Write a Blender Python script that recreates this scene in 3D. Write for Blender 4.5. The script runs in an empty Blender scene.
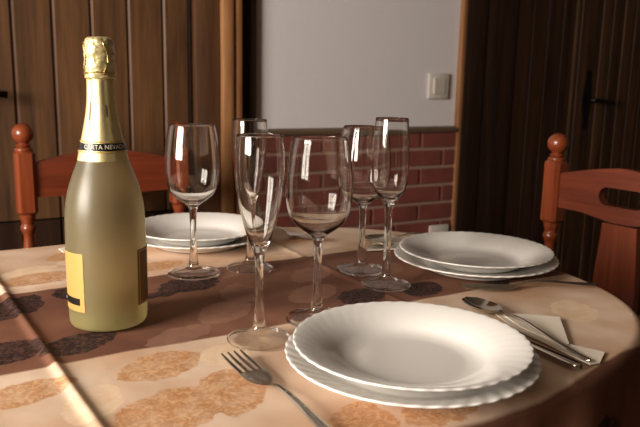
import bpy, bmesh, math, random
from mathutils import Vector, Matrix, noise as mnoise

random.seed(7)
scene = bpy.context.scene
COL = scene.collection
PI = math.pi
TZ = 0.75                      # height of the table surface above the floor

# ------------------------------------------------------------------ helpers
def srgb(r, g, b):
    def f(c):
        c /= 255.0
        return c / 12.92 if c <= 0.04045 else ((c + 0.055) / 1.055) ** 2.4
    return (f(r), f(g), f(b), 1.0)

def link(name, me, mat, parent=None, smooth=True):
    o = bpy.data.objects.new(name, me)
    COL.objects.link(o)
    if mat is not None:
        me.materials.append(mat)
    if parent is not None:
        o.parent = parent
    if smooth:
        for p in me.polygons:
            p.use_smooth = True
    return o

def from_bm(name, bm, mat, parent=None, smooth=False, angle=None):
    bmesh.ops.recalc_face_normals(bm, faces=bm.faces)
    me = bpy.data.meshes.new(name)
    bm.to_mesh(me)
    bm.free()
    o = link(name, me, mat, parent, smooth or angle is not None)
    if angle is not None:
        me.set_sharp_from_angle(angle=math.radians(angle))
    return o

def empty(name, loc=(0, 0, 0), rz=0.0, parent=None):
    o = bpy.data.objects.new(name, None)
    o.empty_display_size = 0.05
    COL.objects.link(o)
    o.location = loc
    o.rotation_euler = (0, 0, rz)
    if parent is not None:
        o.parent = parent
    return o

def tag(o, label=None, cat=None, group=None, kind=None):
    if label: o['label'] = label
    if cat: o['category'] = cat
    if group: o['group'] = group
    if kind: o['kind'] = kind
    return o

def dup(root, loc, rz=0.0):
    r = root.copy(); COL.objects.link(r)
    r.location = loc; r.rotation_euler = (0, 0, rz)
    for ch in list(root.children):
        c = ch.copy(); COL.objects.link(c); c.parent = r
        for g in list(ch.children):
            d = g.copy(); COL.objects.link(d); d.parent = c
    return r

def add_box(bm, x0, x1, y0, y1, z0, z1, bevel=0.0):
    g = bmesh.ops.create_cube(bm, size=1.0)
    vs = g['verts']
    for v in vs:
        v.co = Vector(((x0 + x1) / 2 + v.co.x * (x1 - x0), (y0 + y1) / 2 + v.co.y * (y1 - y0), (z0 + z1) / 2 + v.co.z * (z1 - z0)))
    if bevel > 0:
        es = list({e for v in vs for e in v.link_edges})
        bmesh.ops.bevel(bm, geom=es, offset=bevel, segments=2, affect='EDGES', profile=0.5)

def box(name, dims, mat, parent=None, bevel=0.0):
    bm = bmesh.new()
    add_box(bm, *dims, bevel=bevel)
    return from_bm(name, bm, mat, parent, angle=35 if bevel else None)

def add_lathe(bm, prof, seg=64, cx=0.0, cy=0.0, fn=None):
    rings = []
    for (r, z) in prof:
        if r < 1e-6:
            rings.append([bm.verts.new((cx, cy, z))])
        else:
            ring = []
            for i in range(seg):
                a = 2 * PI * i / seg
                rr, zz = (r, z) if fn is None else fn(r, z, a)
                ring.append(bm.verts.new((cx + rr * math.cos(a), cy + rr * math.sin(a), zz)))
            rings.append(ring)
    for A, B in zip(rings, rings[1:]):
        if len(A) == 1 and len(B) == 1:
            continue
        for i in range(seg):
            j = (i + 1) % seg
            if len(A) == 1: bm.faces.new((A[0], B[j], B[i]))
            elif len(B) == 1: bm.faces.new((A[i], A[j], B[0]))
            else: bm.faces.new((A[i], A[j], B[j], B[i]))

def smooth_prof(pts, n=6):
    """Catmull-Rom through profile points."""
    out = []
    P = [pts[0]] + list(pts) + [pts[-1]]
    for i in range(1, len(P) - 2):
        p0, p1, p2, p3 = P[i - 1], P[i], P[i + 1], P[i + 2]
        for k in range(n):
            t = k / n
            out.append(tuple(0.5 * ((2 * p1[j]) + (-p0[j] + p2[j]) * t + (2 * p0[j] - 5 * p1[j] + 4 * p2[j] - p3[j]) * t * t
                       + (-p0[j] + 3 * p1[j] - 3 * p2[j] + p3[j]) * t ** 3) for j in range(len(p1))))
    out.append(tuple(pts[-1]))
    return out

def add_prism(bm, poly, y0, y1):
    """poly in xz, extruded along y."""
    A = [bm.verts.new((x, y0, z)) for x, z in poly]
    B = [bm.verts.new((x, y1, z)) for x, z in poly]
    n = len(poly)
    bm.faces.new(A); bm.faces.new(list(reversed(B)))
    for i in range(n):
        j = (i + 1) % n
        bm.faces.new((A[j], A[i], B[i], B[j]))

def add_tube(bm, pts, rad, seg=10):
    """tube along points, rad number or list"""
    pts = [Vector(p) for p in pts]
    rings = []
    for i, p in enumerate(pts):
        t = (pts[min(i + 1, len(pts) - 1)] - pts[max(i - 1, 0)]).normalized()
        up = Vector((0, 0, 1)) if abs(t.z) < 0.95 else Vector((1, 0, 0))
        a = t.cross(up).normalized(); b = a.cross(t).normalized()
        r = rad if isinstance(rad, (int, float)) else rad[i]
        rings.append([bm.verts.new(p + a * (r * math.cos(2 * PI * k / seg)) + b * (r * math.sin(2 * PI * k / seg))) for k in range(seg)])
    for A, B in zip(rings, rings[1:]):
        for k in range(seg):
            j = (k + 1) % seg
            bm.faces.new((A[k], A[j], B[j], B[k]))
    bm.faces.new(list(reversed(rings[0]))); bm.faces.new(rings[-1])

# ------------------------------------------------------------------ materials
def new_mat(name):
    m = bpy.data.materials.new(name)
    m.use_nodes = True
    nt = m.node_tree
    nt.nodes.clear()
    out = nt.nodes.new('ShaderNodeOutputMaterial')
    return m, nt, out

def N(nt, t, **kw):
    n = nt.nodes.new(t)
    for k, v in kw.items():
        setattr(n, k, v)
    return n

def principled(nt, out, **kw):
    b = nt.nodes.new('ShaderNodeBsdfPrincipled')
    for k, v in kw.items():
        b.inputs[k.replace('_', ' ')].default_value = v
    nt.links.new(b.outputs[0], out.inputs[0])
    return b

def simple(name, col, rough=0.5, bump=0.0, bscale=60.0, var=0.0, **kw):
    m, nt, out = new_mat(name)
    b = principled(nt, out, Base_Color=col, Roughness=rough, **kw)
    tc = N(nt, 'ShaderNodeTexCoord')
    no = N(nt, 'ShaderNodeTexNoise'); no.inputs['Scale'].default_value = bscale; no.inputs['Detail'].default_value = 4
    nt.links.new(tc.outputs['Object'], no.inputs['Vector'])
    if var > 0:
        mx = N(nt, 'ShaderNodeMix', data_type='RGBA')
        mx.inputs[6].default_value = tuple(c * (1 - var) for c in col[:3]) + (1,)
        mx.inputs[7].default_value = tuple(min(1, c * (1 + var)) for c in col[:3]) + (1,)
        nt.links.new(no.outputs['Fac'], mx.inputs[0]); nt.links.new(mx.outputs[2], b.inputs['Base Color'])
    if bump > 0:
        bp = N(nt, 'ShaderNodeBump'); bp.inputs['Strength'].default_value = bump; bp.inputs['Distance'].default_value = 0.002
        nt.links.new(no.outputs['Fac'], bp.inputs['Height']); nt.links.new(bp.outputs[0], b.inputs['Normal'])
    return m

def wood(name, light, dark, rough=0.4, axis='Z', board=None, coat=0.0, fine=1.0, var=0.35, spec=0.5):
    """streaky wood grain along one axis; board = width of planks along X for per-plank tint"""
    m, nt, out = new_mat(name)
    b = principled(nt, out, Roughness=rough)
    b.inputs['Coat Weight'].default_value = coat
    b.inputs['Specular IOR Level'].default_value = spec
    b.inputs['Coat Roughness'].default_value = 0.15
    tc = N(nt, 'ShaderNodeTexCoord')
    mp = N(nt, 'ShaderNodeMapping')
    sc = {'Z': (26, 26, 1.6), 'X': (1.6, 26, 26), 'Y': (26, 1.6, 26)}[axis]
    mp.inputs['Scale'].default_value = tuple(s * fine for s in sc)
    nt.links.new(tc.outputs['Object'], mp.inputs['Vector'])
    n1 = N(nt, 'ShaderNodeTexNoise'); n1.inputs['Scale'].default_value = 1.0; n1.inputs['Detail'].default_value = 6; n1.inputs['Distortion'].default_value = 0.6
    nt.links.new(mp.outputs[0], n1.inputs['Vector'])
    n2 = N(nt, 'ShaderNodeTexNoise'); n2.inputs['Scale'].default_value = 5.0; n2.inputs['Detail'].default_value = 3
    nt.links.new(mp.outputs[0], n2.inputs['Vector'])
    ad = N(nt, 'ShaderNodeMath', operation='MULTIPLY_ADD'); ad.inputs[1].default_value = 0.4
    nt.links.new(n2.outputs['Fac'], ad.inputs[0]); nt.links.new(n1.outputs['Fac'], ad.inputs[2])
    cr = N(nt, 'ShaderNodeValToRGB')
    cr.color_ramp.elements[0].position = 0.45; cr.color_ramp.elements[0].color = dark
    cr.color_ramp.elements[1].position = 0.9; cr.color_ramp.elements[1].color = light
    nt.links.new(ad.outputs[0], cr.inputs[0])
    colout = cr.outputs[0]
    if board:
        sx = N(nt, 'ShaderNodeSeparateXYZ'); nt.links.new(tc.outputs['Object'], sx.inputs[0])
        dv = N(nt, 'ShaderNodeMath', operation='DIVIDE'); dv.inputs[1].default_value = board
        nt.links.new(sx.outputs[0], dv.inputs[0])
        fl = N(nt, 'ShaderNodeMath', operation='FLOOR'); nt.links.new(dv.outputs[0], fl.inputs[0])
        wn = N(nt, 'ShaderNodeTexWhiteNoise', noise_dimensions='1D'); nt.links.new(fl.outputs[0], wn.inputs['W'])
        ml = N(nt, 'ShaderNodeMath', operation='MULTIPLY_ADD'); ml.inputs[1].default_value = var; ml.inputs[2].default_value = 1 - var / 2
        nt.links.new(wn.outputs['Value'], ml.inputs[0])
        hs = N(nt, 'ShaderNodeHueSaturation'); nt.links.new(ml.outputs[0], hs.inputs['Value']); nt.links.new(colout, hs.inputs['Color'])
        colout = hs.outputs[0]
    nt.links.new(colout, b.inputs['Base Color'])
    bp = N(nt, 'ShaderNodeBump'); bp.inputs['Strength'].default_value = 0.25; bp.inputs['Distance'].default_value = 0.001
    nt.links.new(ad.outputs[0], bp.inputs['Height']); nt.links.new(bp.outputs[0], b.inputs['Normal'])
    return m

def glass_mat(name, col=(1, 1, 1, 1), rough=0.0):
    m, nt, out = new_mat(name)
    g = N(nt, 'ShaderNodeBsdfGlass'); g.inputs['Color'].default_value = col
    g.inputs['Roughness'].default_value = rough; g.inputs['IOR'].default_value = 1.5
    nt.links.new(g.outputs[0], out.inputs[0])
    return m

M = {}
def blown_glass(name, share):
    """clear glass: a share of full refraction, the rest a thin clear film with fresnel reflections"""
    m, nt, out = new_mat(name)
    g = N(nt, 'ShaderNodeBsdfGlass'); g.inputs['Color'].default_value = (1, .995, .985, 1); g.inputs['IOR'].default_value = 1.5
    t = N(nt, 'ShaderNodeBsdfTransparent'); t.inputs['Color'].default_value = (.985, .98, .97, 1)
    gl = N(nt, 'ShaderNodeBsdfGlossy'); gl.inputs['Roughness'].default_value = 0.01
    fr = N(nt, 'ShaderNodeFresnel')
    geo = N(nt, 'ShaderNodeNewGeometry'); io = N(nt, 'ShaderNodeMapRange')
    io.inputs[3].default_value = 1.5; io.inputs[4].default_value = 1 / 1.5
    nt.links.new(geo.outputs['Backfacing'], io.inputs[0]); nt.links.new(io.outputs[0], fr.inputs['IOR'])
    mx = N(nt, 'ShaderNodeMixShader'); nt.links.new(fr.outputs[0], mx.inputs[0]); nt.links.new(t.outputs[0], mx.inputs[1]); nt.links.new(gl.outputs[0], mx.inputs[2])
    m2 = N(nt, 'ShaderNodeMixShader'); m2.inputs[0].default_value = share
    nt.links.new(mx.outputs[0], m2.inputs[1]); nt.links.new(g.outputs[0], m2.inputs[2]); nt.links.new(m2.outputs[0], out.inputs[0])
    return m
M['glass_bowl'] = blown_glass('clear_bowl_glass', 1.0)
M['glass_stem'] = blown_glass('clear_stem_glass', 1.0)
M['glass_foot'] = blown_glass('clear_foot_glass', 0.06)
M['glass_edge'] = blown_glass('clear_edge_glass', 1.0)
M['pane'] = glass_mat('window_glass')
M['porcelain'] = simple('opal_white', srgb(228, 224, 218), 0.18, Subsurface_Weight=0.0, Coat_Weight=0.3)
M['steel'] = simple('steel', srgb(196, 188, 174), 0.13, Metallic=1.0)
M['iron'] = simple('black_iron', srgb(16, 13, 12), 0.4, Metallic=0.6)
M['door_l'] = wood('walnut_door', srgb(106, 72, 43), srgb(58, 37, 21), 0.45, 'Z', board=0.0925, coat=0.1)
M['door_r'] = wood('walnut_door_dark', srgb(74, 50, 33), srgb(34, 21, 14), 0.55, 'Z', board=0.031, coat=0.0, var=.7, spec=.15)  # darker than the left door: falloff of window light put into the colour
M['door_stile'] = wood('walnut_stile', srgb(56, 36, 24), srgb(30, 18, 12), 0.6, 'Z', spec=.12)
M['casing'] = wood('casing_wood', srgb(168, 120, 78), srgb(114, 74, 44), 0.4, 'Z', coat=0.1)
M['casing_board'] = wood('casing_board_wood', srgb(96, 63, 40), srgb(58, 36, 22), 0.45, 'Z')
M['casing_dark'] = wood('casing_dark_wood', srgb(50, 33, 23), srgb(28, 18, 12), 0.6, 'Z', spec=.12)
M['rail'] = wood('rail_wood', srgb(104, 84, 66), srgb(66, 50, 38), 0.45, 'X')
M['chair'] = wood('orange_varnished_pine', srgb(146, 70, 36), srgb(102, 42, 20), 0.3, 'Z', coat=0.35, fine=1.4)
M['chair_x'] = wood('orange_varnished_pine_shaded', srgb(126, 56, 30), srgb(82, 33, 16), 0.34, 'X', coat=0.35, fine=1.4)  # darker copy of the chair wood; weaker light on the rails put into the colour
M['table'] = wood('table_wood', srgb(130, 80, 48), srgb(84, 48, 28), 0.4, 'X')
M['plaster'] = simple('grey_plaster', srgb(206, 200, 200), 0.85, bump=0.25, bscale=40, var=0.03)
M['ceiling'] = simple('ceiling_paint', srgb(112, 102, 92), 0.9)
M['wallpaint'] = simple('wall_paint', srgb(98, 85, 73), 0.9)
M['white_plastic'] = simple('switch_plastic', srgb(196, 188, 178), 0.35)
M['white_paint'] = simple('window_paint', srgb(225, 220, 210), 0.4)
M['paper'] = simple('napkin_paper', srgb(240, 228, 210), 0.9, bump=0.15, bscale=300)
M['mortar'] = simple('mortar', srgb(140, 110, 94), 0.95, bump=0.4, bscale=120, var=0.1)
M['gold_label'] = simple('gold_label', srgb(194, 158, 88), 0.42, Metallic=0.25)
M['gold_dark'] = simple('olive_gold_label', srgb(124, 98, 50), 0.5, Metallic=0.2)
M['gold_line'] = simple('gold_line', srgb(190, 158, 90), 0.4, Metallic=0.4)
M['black_band'] = simple('black_band', srgb(14, 13, 14), 0.35)
M['lettering'] = simple('pale_lettering', srgb(214, 206, 186), 0.5)
M['wire'] = simple('wire', srgb(200, 170, 110), 0.3, Metallic=1.0)

def foil_material():
    m, nt, out = new_mat('gold_foil')
    b = principled(nt, out, Base_Color=srgb(212, 196, 142), Roughness=0.4, Metallic=0.55)
    tc = N(nt, 'ShaderNodeTexCoord')
    ns = N(nt, 'ShaderNodeTexNoise'); ns.inputs['Scale'].default_value = 130; ns.inputs['Detail'].default_value = 3
    nt.links.new(tc.outputs['Object'], ns.inputs['Vector'])
    bp = N(nt, 'ShaderNodeBump'); bp.inputs['Strength'].default_value = 0.25; bp.inputs['Distance'].default_value = 0.002
    nt.links.new(ns.outputs['Fac'], bp.inputs['Height']); nt.links.new(bp.outputs[0], b.inputs['Normal'])
    return m
M['foil'] = foil_material()

def bottle_material():
    m, nt, out = new_mat('frosted_bottle_glass')
    tc = N(nt, 'ShaderNodeTexCoord')
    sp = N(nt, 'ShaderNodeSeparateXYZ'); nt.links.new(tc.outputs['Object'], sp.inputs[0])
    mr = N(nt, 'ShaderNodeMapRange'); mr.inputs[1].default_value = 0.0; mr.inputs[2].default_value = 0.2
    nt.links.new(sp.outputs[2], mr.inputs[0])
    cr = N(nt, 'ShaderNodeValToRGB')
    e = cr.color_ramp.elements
    e[0].position = 0.0; e[0].color = srgb(214, 202, 138)  # glow at the base put into the colour; greyer towards the empty neck
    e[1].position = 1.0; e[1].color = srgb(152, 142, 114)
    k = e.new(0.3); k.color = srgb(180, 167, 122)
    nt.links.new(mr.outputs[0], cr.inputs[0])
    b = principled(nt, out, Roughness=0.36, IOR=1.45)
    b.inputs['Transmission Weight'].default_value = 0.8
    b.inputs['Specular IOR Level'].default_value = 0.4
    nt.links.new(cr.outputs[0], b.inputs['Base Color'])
    return m
M['bottle'] = bottle_material()

def brick_material():
    m, nt, out = new_mat('red_brick')
    b = principled(nt, out, Roughness=0.8)
    tc = N(nt, 'ShaderNodeTexCoord')
    ns = N(nt, 'ShaderNodeTexNoise'); ns.inputs['Scale'].default_value = 7; ns.inputs['Detail'].default_value = 5
    nt.links.new(tc.outputs['Object'], ns.inputs['Vector'])
    cr = N(nt, 'ShaderNodeValToRGB')
    cr.color_ramp.elements[0].position = 0.3; cr.color_ramp.elements[0].color = srgb(88, 42, 36)
    cr.color_ramp.elements[1].position = 0.72; cr.color_ramp.elements[1].color = srgb(124, 60, 49)
    nt.links.new(ns.outputs['Fac'], cr.inputs[0]); nt.links.new(cr.outputs[0], b.inputs['Base Color'])
    n2 = N(nt, 'ShaderNodeTexNoise'); n2.inputs['Scale'].default_value = 90
    nt.links.new(tc.outputs['Object'], n2.inputs['Vector'])
    bp = N(nt, 'ShaderNodeBump'); bp.inputs['Strength'].default_value = 0.3; bp.inputs['Distance'].default_value = 0.003
    nt.links.new(n2.outputs['Fac'], bp.inputs['Height']); nt.links.new(bp.outputs[0], b.inputs['Normal'])
    return m
M['brick'] = brick_material()

def tile_material():
    m, nt, out = new_mat('floor_tile')
    b = principled(nt, out, Roughness=0.35)
    tc = N(nt, 'ShaderNodeTexCoord')
    br = N(nt, 'ShaderNodeTexBrick'); br.offset = 0.0
    br.inputs['Color1'].default_value = srgb(112, 82, 62); br.inputs['Color2'].default_value = srgb(104, 76, 58)
    br.inputs['Mortar'].default_value = srgb(98, 80, 66); br.inputs['Scale'].default_value = 1.0
    br.inputs['Mortar Size'].default_value = 0.004; br.inputs['Brick Width'].default_value = 0.33; br.inputs['Row Height'].default_value = 0.33
    nt.links.new(tc.outputs['Object'], br.inputs['Vector']); nt.links.new(br.outputs['Color'], b.inputs['Base Color'])
    return m
M['floor'] = tile_material()

# cloth: bands along the table with scattered leaves; local x = along table (e), y = across (n)
def leaf_group():
    g = bpy.data.node_groups.new('leaf_mask', 'ShaderNodeTree')
    g.interface.new_socket('P', in_out='INPUT', socket_type='NodeSocketVector')
    g.interface.new_socket('Location', in_out='INPUT', socket_type='NodeSocketVector')
    g.interface.new_socket('Rotation', in_out='INPUT', socket_type='NodeSocketVector')
    g.interface.new_socket('Size', in_out='INPUT', socket_type='NodeSocketVector')
    g.interface.new_socket('Mask', in_out='OUTPUT', socket_type='NodeSocketFloat')
    gi = g.nodes.new('NodeGroupInput'); go = g.nodes.new('NodeGroupOutput')
    mp = g.nodes.new('ShaderNodeMapping'); mp.vector_type = 'TEXTURE'
    for i, s in enumerate(('P', 'Location', 'Rotation', 'Size')):
        g.links.new(gi.outputs[s], mp.inputs[i])
    sx = g.nodes.new('ShaderNodeSeparateXYZ'); g.links.new(mp.outputs[0], sx.inputs[0])
    def math_(op, a, b=None, v=None):
        n = g.nodes.new('ShaderNodeMath'); n.operation = op
        g.links.new(a, n.inputs[0])
        if b is not None: g.links.new(b, n.inputs[1])
        if v is not None: n.inputs[1].default_value = v
        return n.outputs[0]
    u2 = math_('MULTIPLY', sx.outputs[0], sx.outputs[0])
    av = math_('ABSOLUTE', sx.outputs[1])
    pw = math_('POWER', av, v=1.45)
    sm = math_('ADD', u2, pw)
    mr = g.nodes.new('ShaderNodeMapRange'); mr.inputs[1].default_value = 1.04; mr.inputs[2].default_value = 0.94
    g.links.new(sm, mr.inputs[0])
    g.links.new(mr.outputs[0], go.inputs[0])
    return g
LEAFG = leaf_group()

# (e, n, angle deg, half length, half width)
DARK_LEAVES = [(0.100, 0.869, 60, .050, .027), (0.070, 0.722, 28, .042, .030), (0.140, 0.716, 25, .046, .026), (0.163, 0.900, 80, .028, .018),
               (0.268, 0.842, 10, .030, .013), (0.316, 0.868, 15, .046, .032), (0.497, 0.716, 20, .042, .028), (0.590, 0.706, 30, .040, .026),
               (0.690, 0.672, 10, .034, .016), (0.735, 0.770, 50, .042, .028), (-0.06, 0.80, 40, .05, .03), (-0.20, 0.72, 10, .05, .03), (-0.16, 0.90, 60, .05, .028),
               (0.58, 0.33, 20, .05, .03), (0.40, 0.27, 45, .05, .03), (0.2, 0.34, 15, .05, .03), (0.0, 0.28, 30, .05, .03), (0.74, 0.30, 60, .05, .03)]
SOFT_LEAVES = [(0.490, 0.837, 35, .048, .026), (0.446, 0.756, 30, .048, .028), (0.315, 0.741, 40, .05, .028), (0.40, 0.90, 15, .05, .026), (0.24, 0.69, 20, .045, .022),
               (0.60, 0.81, 30, .046, .026), (0.36, 0.80, 70, .046, .026), (0.20, 0.79, 30, .046, .026), (0.0, 0.70, 20, .05, .03), (-0.1, 0.69, 50, .05, .03)]
OCHRE_LEAVES = [(0.072, 0.618, 10, .050, .024), (0.196, 0.621, 18, .046, .030), (0.172, 0.524, 25, .060, .038), (0.233, 0.537, 70, .050, .032),
                (0.379, 0.422, 12, .046, .026), (0.141, 0.984, 12, .056, .030), (0.310, 0.976, 20, .045, .024), (0.587, 1.044, 20, .04, .022),
                (0.03, 0.47, 40, .06, .035), (-0.12, 0.56, 20, .06, .035), (-0.20, 0.45, 50, .05, .03), (0.48, 0.62, 15, .05, .03), (0.30, 0.42, 60, .05, .03),
                (0.42, 1.05, 40, .05, .03), (0.22, 1.10, 20, .055, .03), (-0.02, 1.02, 30, .055, .03), (-0.18, 1.10, 10, .05, .03), (0.50, 1.12, 10, .05, .026)]
PALE_LEAVES = [(0.263, 0.619, 30, .034, .022), (0.229, 1.063, 15, .05, .03), (0.136, 1.03, 20, .045, .02), (0.12, 0.57, 60, .04, .024), (0.58, 0.56, 25, .05, .03), (0.70, 0.545, 50, .045, .028)]

def cloth_material():
    m, nt, out = new_mat('printed_tablecloth')
    b = principled(nt, out, Roughness=0.7)
    b.inputs['Specular IOR Level'].default_value = 0.22
    b.inputs['Sheen Weight'].default_value = 0.0
    tc = N(nt, 'ShaderNodeTexCoord')
    P = tc.outputs['UV']
    L = nt.links.new
    wob = N(nt, 'ShaderNodeTexNoise'); wob.inputs['Scale'].default_value = 9; wob.inputs['Detail'].default_value = 2; L(P, wob.inputs['Vector'])
    fine = N(nt, 'ShaderNodeTexNoise'); fine.inputs['Scale'].default_value = 55; fine.inputs['Detail'].default_value = 6; fine.inputs['Roughness'].default_value = 0.7; L(P, fine.inputs['Vector'])
    speck = N(nt, 'ShaderNodeTexVoronoi'); speck.inputs['Scale'].default_value = 190; L(P, speck.inputs['Vector'])
    sx = N(nt, 'ShaderNodeSeparateXYZ'); L(P, sx.inputs[0])
    def mth(op, a, bb=None, va=None, vb=None):
        n = N(nt, 'ShaderNodeMath', operation=op)
        if a is not None: L(a, n.inputs[0])
        elif va is not None: n.inputs[0].default_value = va
        if bb is not None: L(bb, n.inputs[1])
        elif vb is not None: n.inputs[1].default_value = vb
        return n.outputs[0]
    def step(lo, hi):
        n = N(nt, 'ShaderNodeMapRange'); n.inputs[1].default_value = lo; n.inputs[2].default_value = hi
        L(nn, n.inputs[0]); return n.outputs[0]
    wv = mth('MULTIPLY', mth('SUBTRACT', wob.outputs['Fac'], vb=0.5), vb=0.012)
    nn = mth('ADD', sx.outputs[1], wv)
    # brown where n<.40 or .664<n<.925 (the outer strip is the hanging side)
    s1 = step(0.666, 0.670); s2 = step(0.925, 0.929); 
    tilt = mth('MULTIPLY', mth('MAXIMUM', mth('SUBTRACT', sx.outputs[0], vb=0.47), vb=0.0), vb=0.22)
    n0 = N(nt, 'ShaderNodeMapRange'); n0.inputs[1].default_value = 0.392; n0.inputs[2].default_value = 0.388
    L(mth('SUBTRACT', nn, tilt), n0.inputs[0]); s0 = n0.outputs[0]
    band = mth('MAXIMUM', mth('SUBTRACT', s1, s2), s0)
    def mix(a, bcol, fac):
        n = N(nt, 'ShaderNodeMix', data_type='RGBA')
        if isinstance(a, tuple): n.inputs[6].default_value = a
        else: L(a, n.inputs[6])
        if isinstance(bcol, tuple): n.inputs[7].default_value = bcol
        else: L(bcol, n.inputs[7])
        L(fac, n.inputs[0]); return n.outputs[2]
    ns2 = N(nt, 'ShaderNodeMapRange'); ns2.inputs[1].default_value = 0.41; ns2.inputs[2].default_value = 0.6; L(fine.outputs['Fac'], ns2.inputs[0])
    big = N(nt, 'ShaderNodeMapRange'); big.inputs[1].default_value = 0.35; big.inputs[2].default_value = 0.65; L(wob.outputs['Fac'], big.inputs[0])
    inkn = N(nt, 'ShaderNodeTexNoise'); inkn.inputs['Scale'].default_value = 150; inkn.inputs['Detail'].default_value = 5; inkn.inputs['Distortion'].default_value = 1.5; L(P, inkn.inputs['Vector'])
    ink = N(nt, 'ShaderNodeMapRange'); ink.inputs[1].default_value = 0.44; ink.inputs[2].default_value = 0.62; L(inkn.outputs['Fac'], ink.inputs[0])
    beige = mix(srgb(197, 160, 130), srgb(222, 197, 174), big.outputs[0])
    brown = mix(srgb(104, 67, 52), srgb(130, 89, 69), big.outputs[0])
    ochre = mix(srgb(178, 124, 78), srgb(212, 166, 122), ink.outputs[0])
    dark = mix(srgb(26, 17, 18), srgb(84, 57, 49), ink.outputs[0])
    soft = mix(srgb(146, 108, 90), srgb(160, 120, 100), ns2.outputs[0])
    pale = mix(srgb(232, 206, 176), srgb(222, 190, 154), ns2.outputs[0])
    # leaf outlines are slightly ragged: the lookup position is nudged by a fine noise
    rag = N(nt, 'ShaderNodeTexNoise'); rag.inputs['Scale'].default_value = 75; rag.inputs['Detail'].default_value = 3; L(P, rag.inputs['Vector'])
    vs_ = N(nt, 'ShaderNodeVectorMath', operation='SUBTRACT'); L(rag.outputs['Color'], vs_.inputs[0]); vs_.inputs[1].default_value = (.5, .5, .5)
    vm = N(nt, 'ShaderNodeVectorMath', operation='MULTIPLY_ADD'); L(vs_.outputs[0], vm.inputs[0]); vm.inputs[1].default_value = (.016, .016, 0); L(P, vm.inputs[2])
    PR = vm.outputs[0]
    def leaves(lst):
        acc = None
        for (e, n_, a, hl, hw) in lst:
            g = N(nt, 'ShaderNodeGroup'); g.node_tree = LEAFG
            L(PR, g.inputs['P'])
            g.inputs['Location'].default_value = (e, n_, 0)
            g.inputs['Rotation'].default_value = (0, 0, math.radians(a))
            g.inputs['Size'].default_value = (hl, hw, 1)
            # flatten z: scale of 1 is fine, only x and y are read
            acc = g.outputs[0] if acc is None else mth('MAXIMUM', acc, g.outputs[0])
        return acc
    c = mix(beige, brown, band)
    sp = mth('MULTIPLY_ADD', ns2.outputs[0]); sp.node.inputs[1].default_value = 0.35; sp.node.inputs[2].default_value = 0.6
    c = mix(c, pale, mth('MULTIPLY', leaves(PALE_LEAVES), vb=0.7))
    c = mix(c, ochre, mth('MULTIPLY', leaves(OCHRE_LEAVES), sp))
    c = mix(c, soft, mth('MULTIPLY', leaves(SOFT_LEAVES), vb=0.55))
    c = mix(c, dark, mth('MULTIPLY', leaves(DARK_LEAVES), vb=0.94))
    L(c, b.inputs['Base Color'])
    wr = N(nt, 'ShaderNodeTexNoise'); wr.inputs['Scale'].default_value = 14; wr.inputs['Detail'].default_value = 3; L(P, wr.inputs['Vector'])
    bp = N(nt, 'ShaderNodeBump'); bp.inputs['Strength'].default_value = 0.35; bp.inputs['Distance'].default_value = 0.006
    L(wr.outputs['Fac'], bp.inputs['Height'])
    wv2 = N(nt, 'ShaderNodeTexNoise'); wv2.inputs['Scale'].default_value = 700; L(P, wv2.inputs['Vector'])
    bp2 = N(nt, 'ShaderNodeBump'); bp2.inputs['Strength'].default_value = 0.2; bp2.inputs['Distance'].default_value = 0.0006
    L(wv2.outputs['Fac'], bp2.inputs['Height']); L(bp.outputs[0], bp2.inputs['Normal']); L(bp2.outputs[0], b.inputs['Normal'])
    return m
M['cloth'] = cloth_material()

# ------------------------------------------------------------------ the room (wall frame: x along the back wall, y into it)
W0 = (0.38, 2.40, 0.0)
WA = math.radians(29.0)
def room(o):
    o.location = W0; o.rotation_euler = (0, 0, WA)
    return o
S0, S1, DEPTH, HGT = -3.2, 2.6, 4.2, 2.55

def struct(o): return tag(o, kind='structure')

wall_back = struct(room(box('wall_back', (S0 - 0.12, S1 + 0.12, 0.0, 0.12, 0, HGT), M['plaster'])))
struct(room(box('wall_right', (S1, S1 + 0.12, -DEPTH, -0.0005, 0, HGT), M['wallpaint'])))
struct(room(box('wall_front', (S0 - 0.12, S1 + 0.12, -DEPTH - 0.12, -DEPTH - 0.0005, 0, HGT), M['wallpaint'])))
struct(room(box('floor', (S0 - 0.12, S1 + 0.12, -DEPTH - 0.12, 0.12, -0.1, -0.0005), M['floor'])))
struct(room(box('ceiling', (S0 - 0.12, S1 + 0.12, -DEPTH - 0.12, 0.12, HGT + 0.0005, HGT + 0.1), M['ceiling'])))
# left wall with a window opening
WY0, WY1, WZ0, WZ1 = -2.20, -1.00, 0.90, 1.95
bm = bmesh.new()
x0, x1 = S0 - 0.12, S0
add_box(bm, x0, x1, -DEPTH, WY0, 0, HGT)
add_box(bm, x0, x1, WY1, -0.0005, 0, HGT)
add_box(bm, x0, x1, WY0, WY1, 0, WZ0)
add_box(bm, x0, x1, WY0, WY1, WZ1, HGT)
struct(room(from_bm('wall_left', bm, M['wallpaint'])))
win = struct(room(empty('window_1')))
bm = bmesh.new()
fx0, fx1 = S0 - 0.10, S0 - 0.05
mid = (WY0 + WY1) / 2
for (a, b_) in ((WY0 + .001, WY0 + .05), (WY1 - .05, WY1 - .001), (mid - .045, mid + .045)):
    add_box(bm, fx0, fx1, a, b_, WZ0 + .001, WZ1 - .001)
for (a, b_) in ((WZ0 + .001, WZ0 + .05), (WZ1 - .05, WZ1 - .001)):
    add_box(bm, fx0, fx1, WY0 + .05, mid - .045, a, b_)
    add_box(bm, fx0, fx1, mid + .045, WY1 - .05, a, b_)
from_bm('window_frame', bm, M['white_paint'], win)
bm = bmesh.new()
add_box(bm, fx0 + .02, fx0 + .024, WY0 + .051, mid - .046, WZ0 + .051, WZ1 - .051)
add_box(bm, fx0 + .02, fx0 + .024, mid + .046, WY1 - .051, WZ0 + .051, WZ1 - .051)
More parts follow.
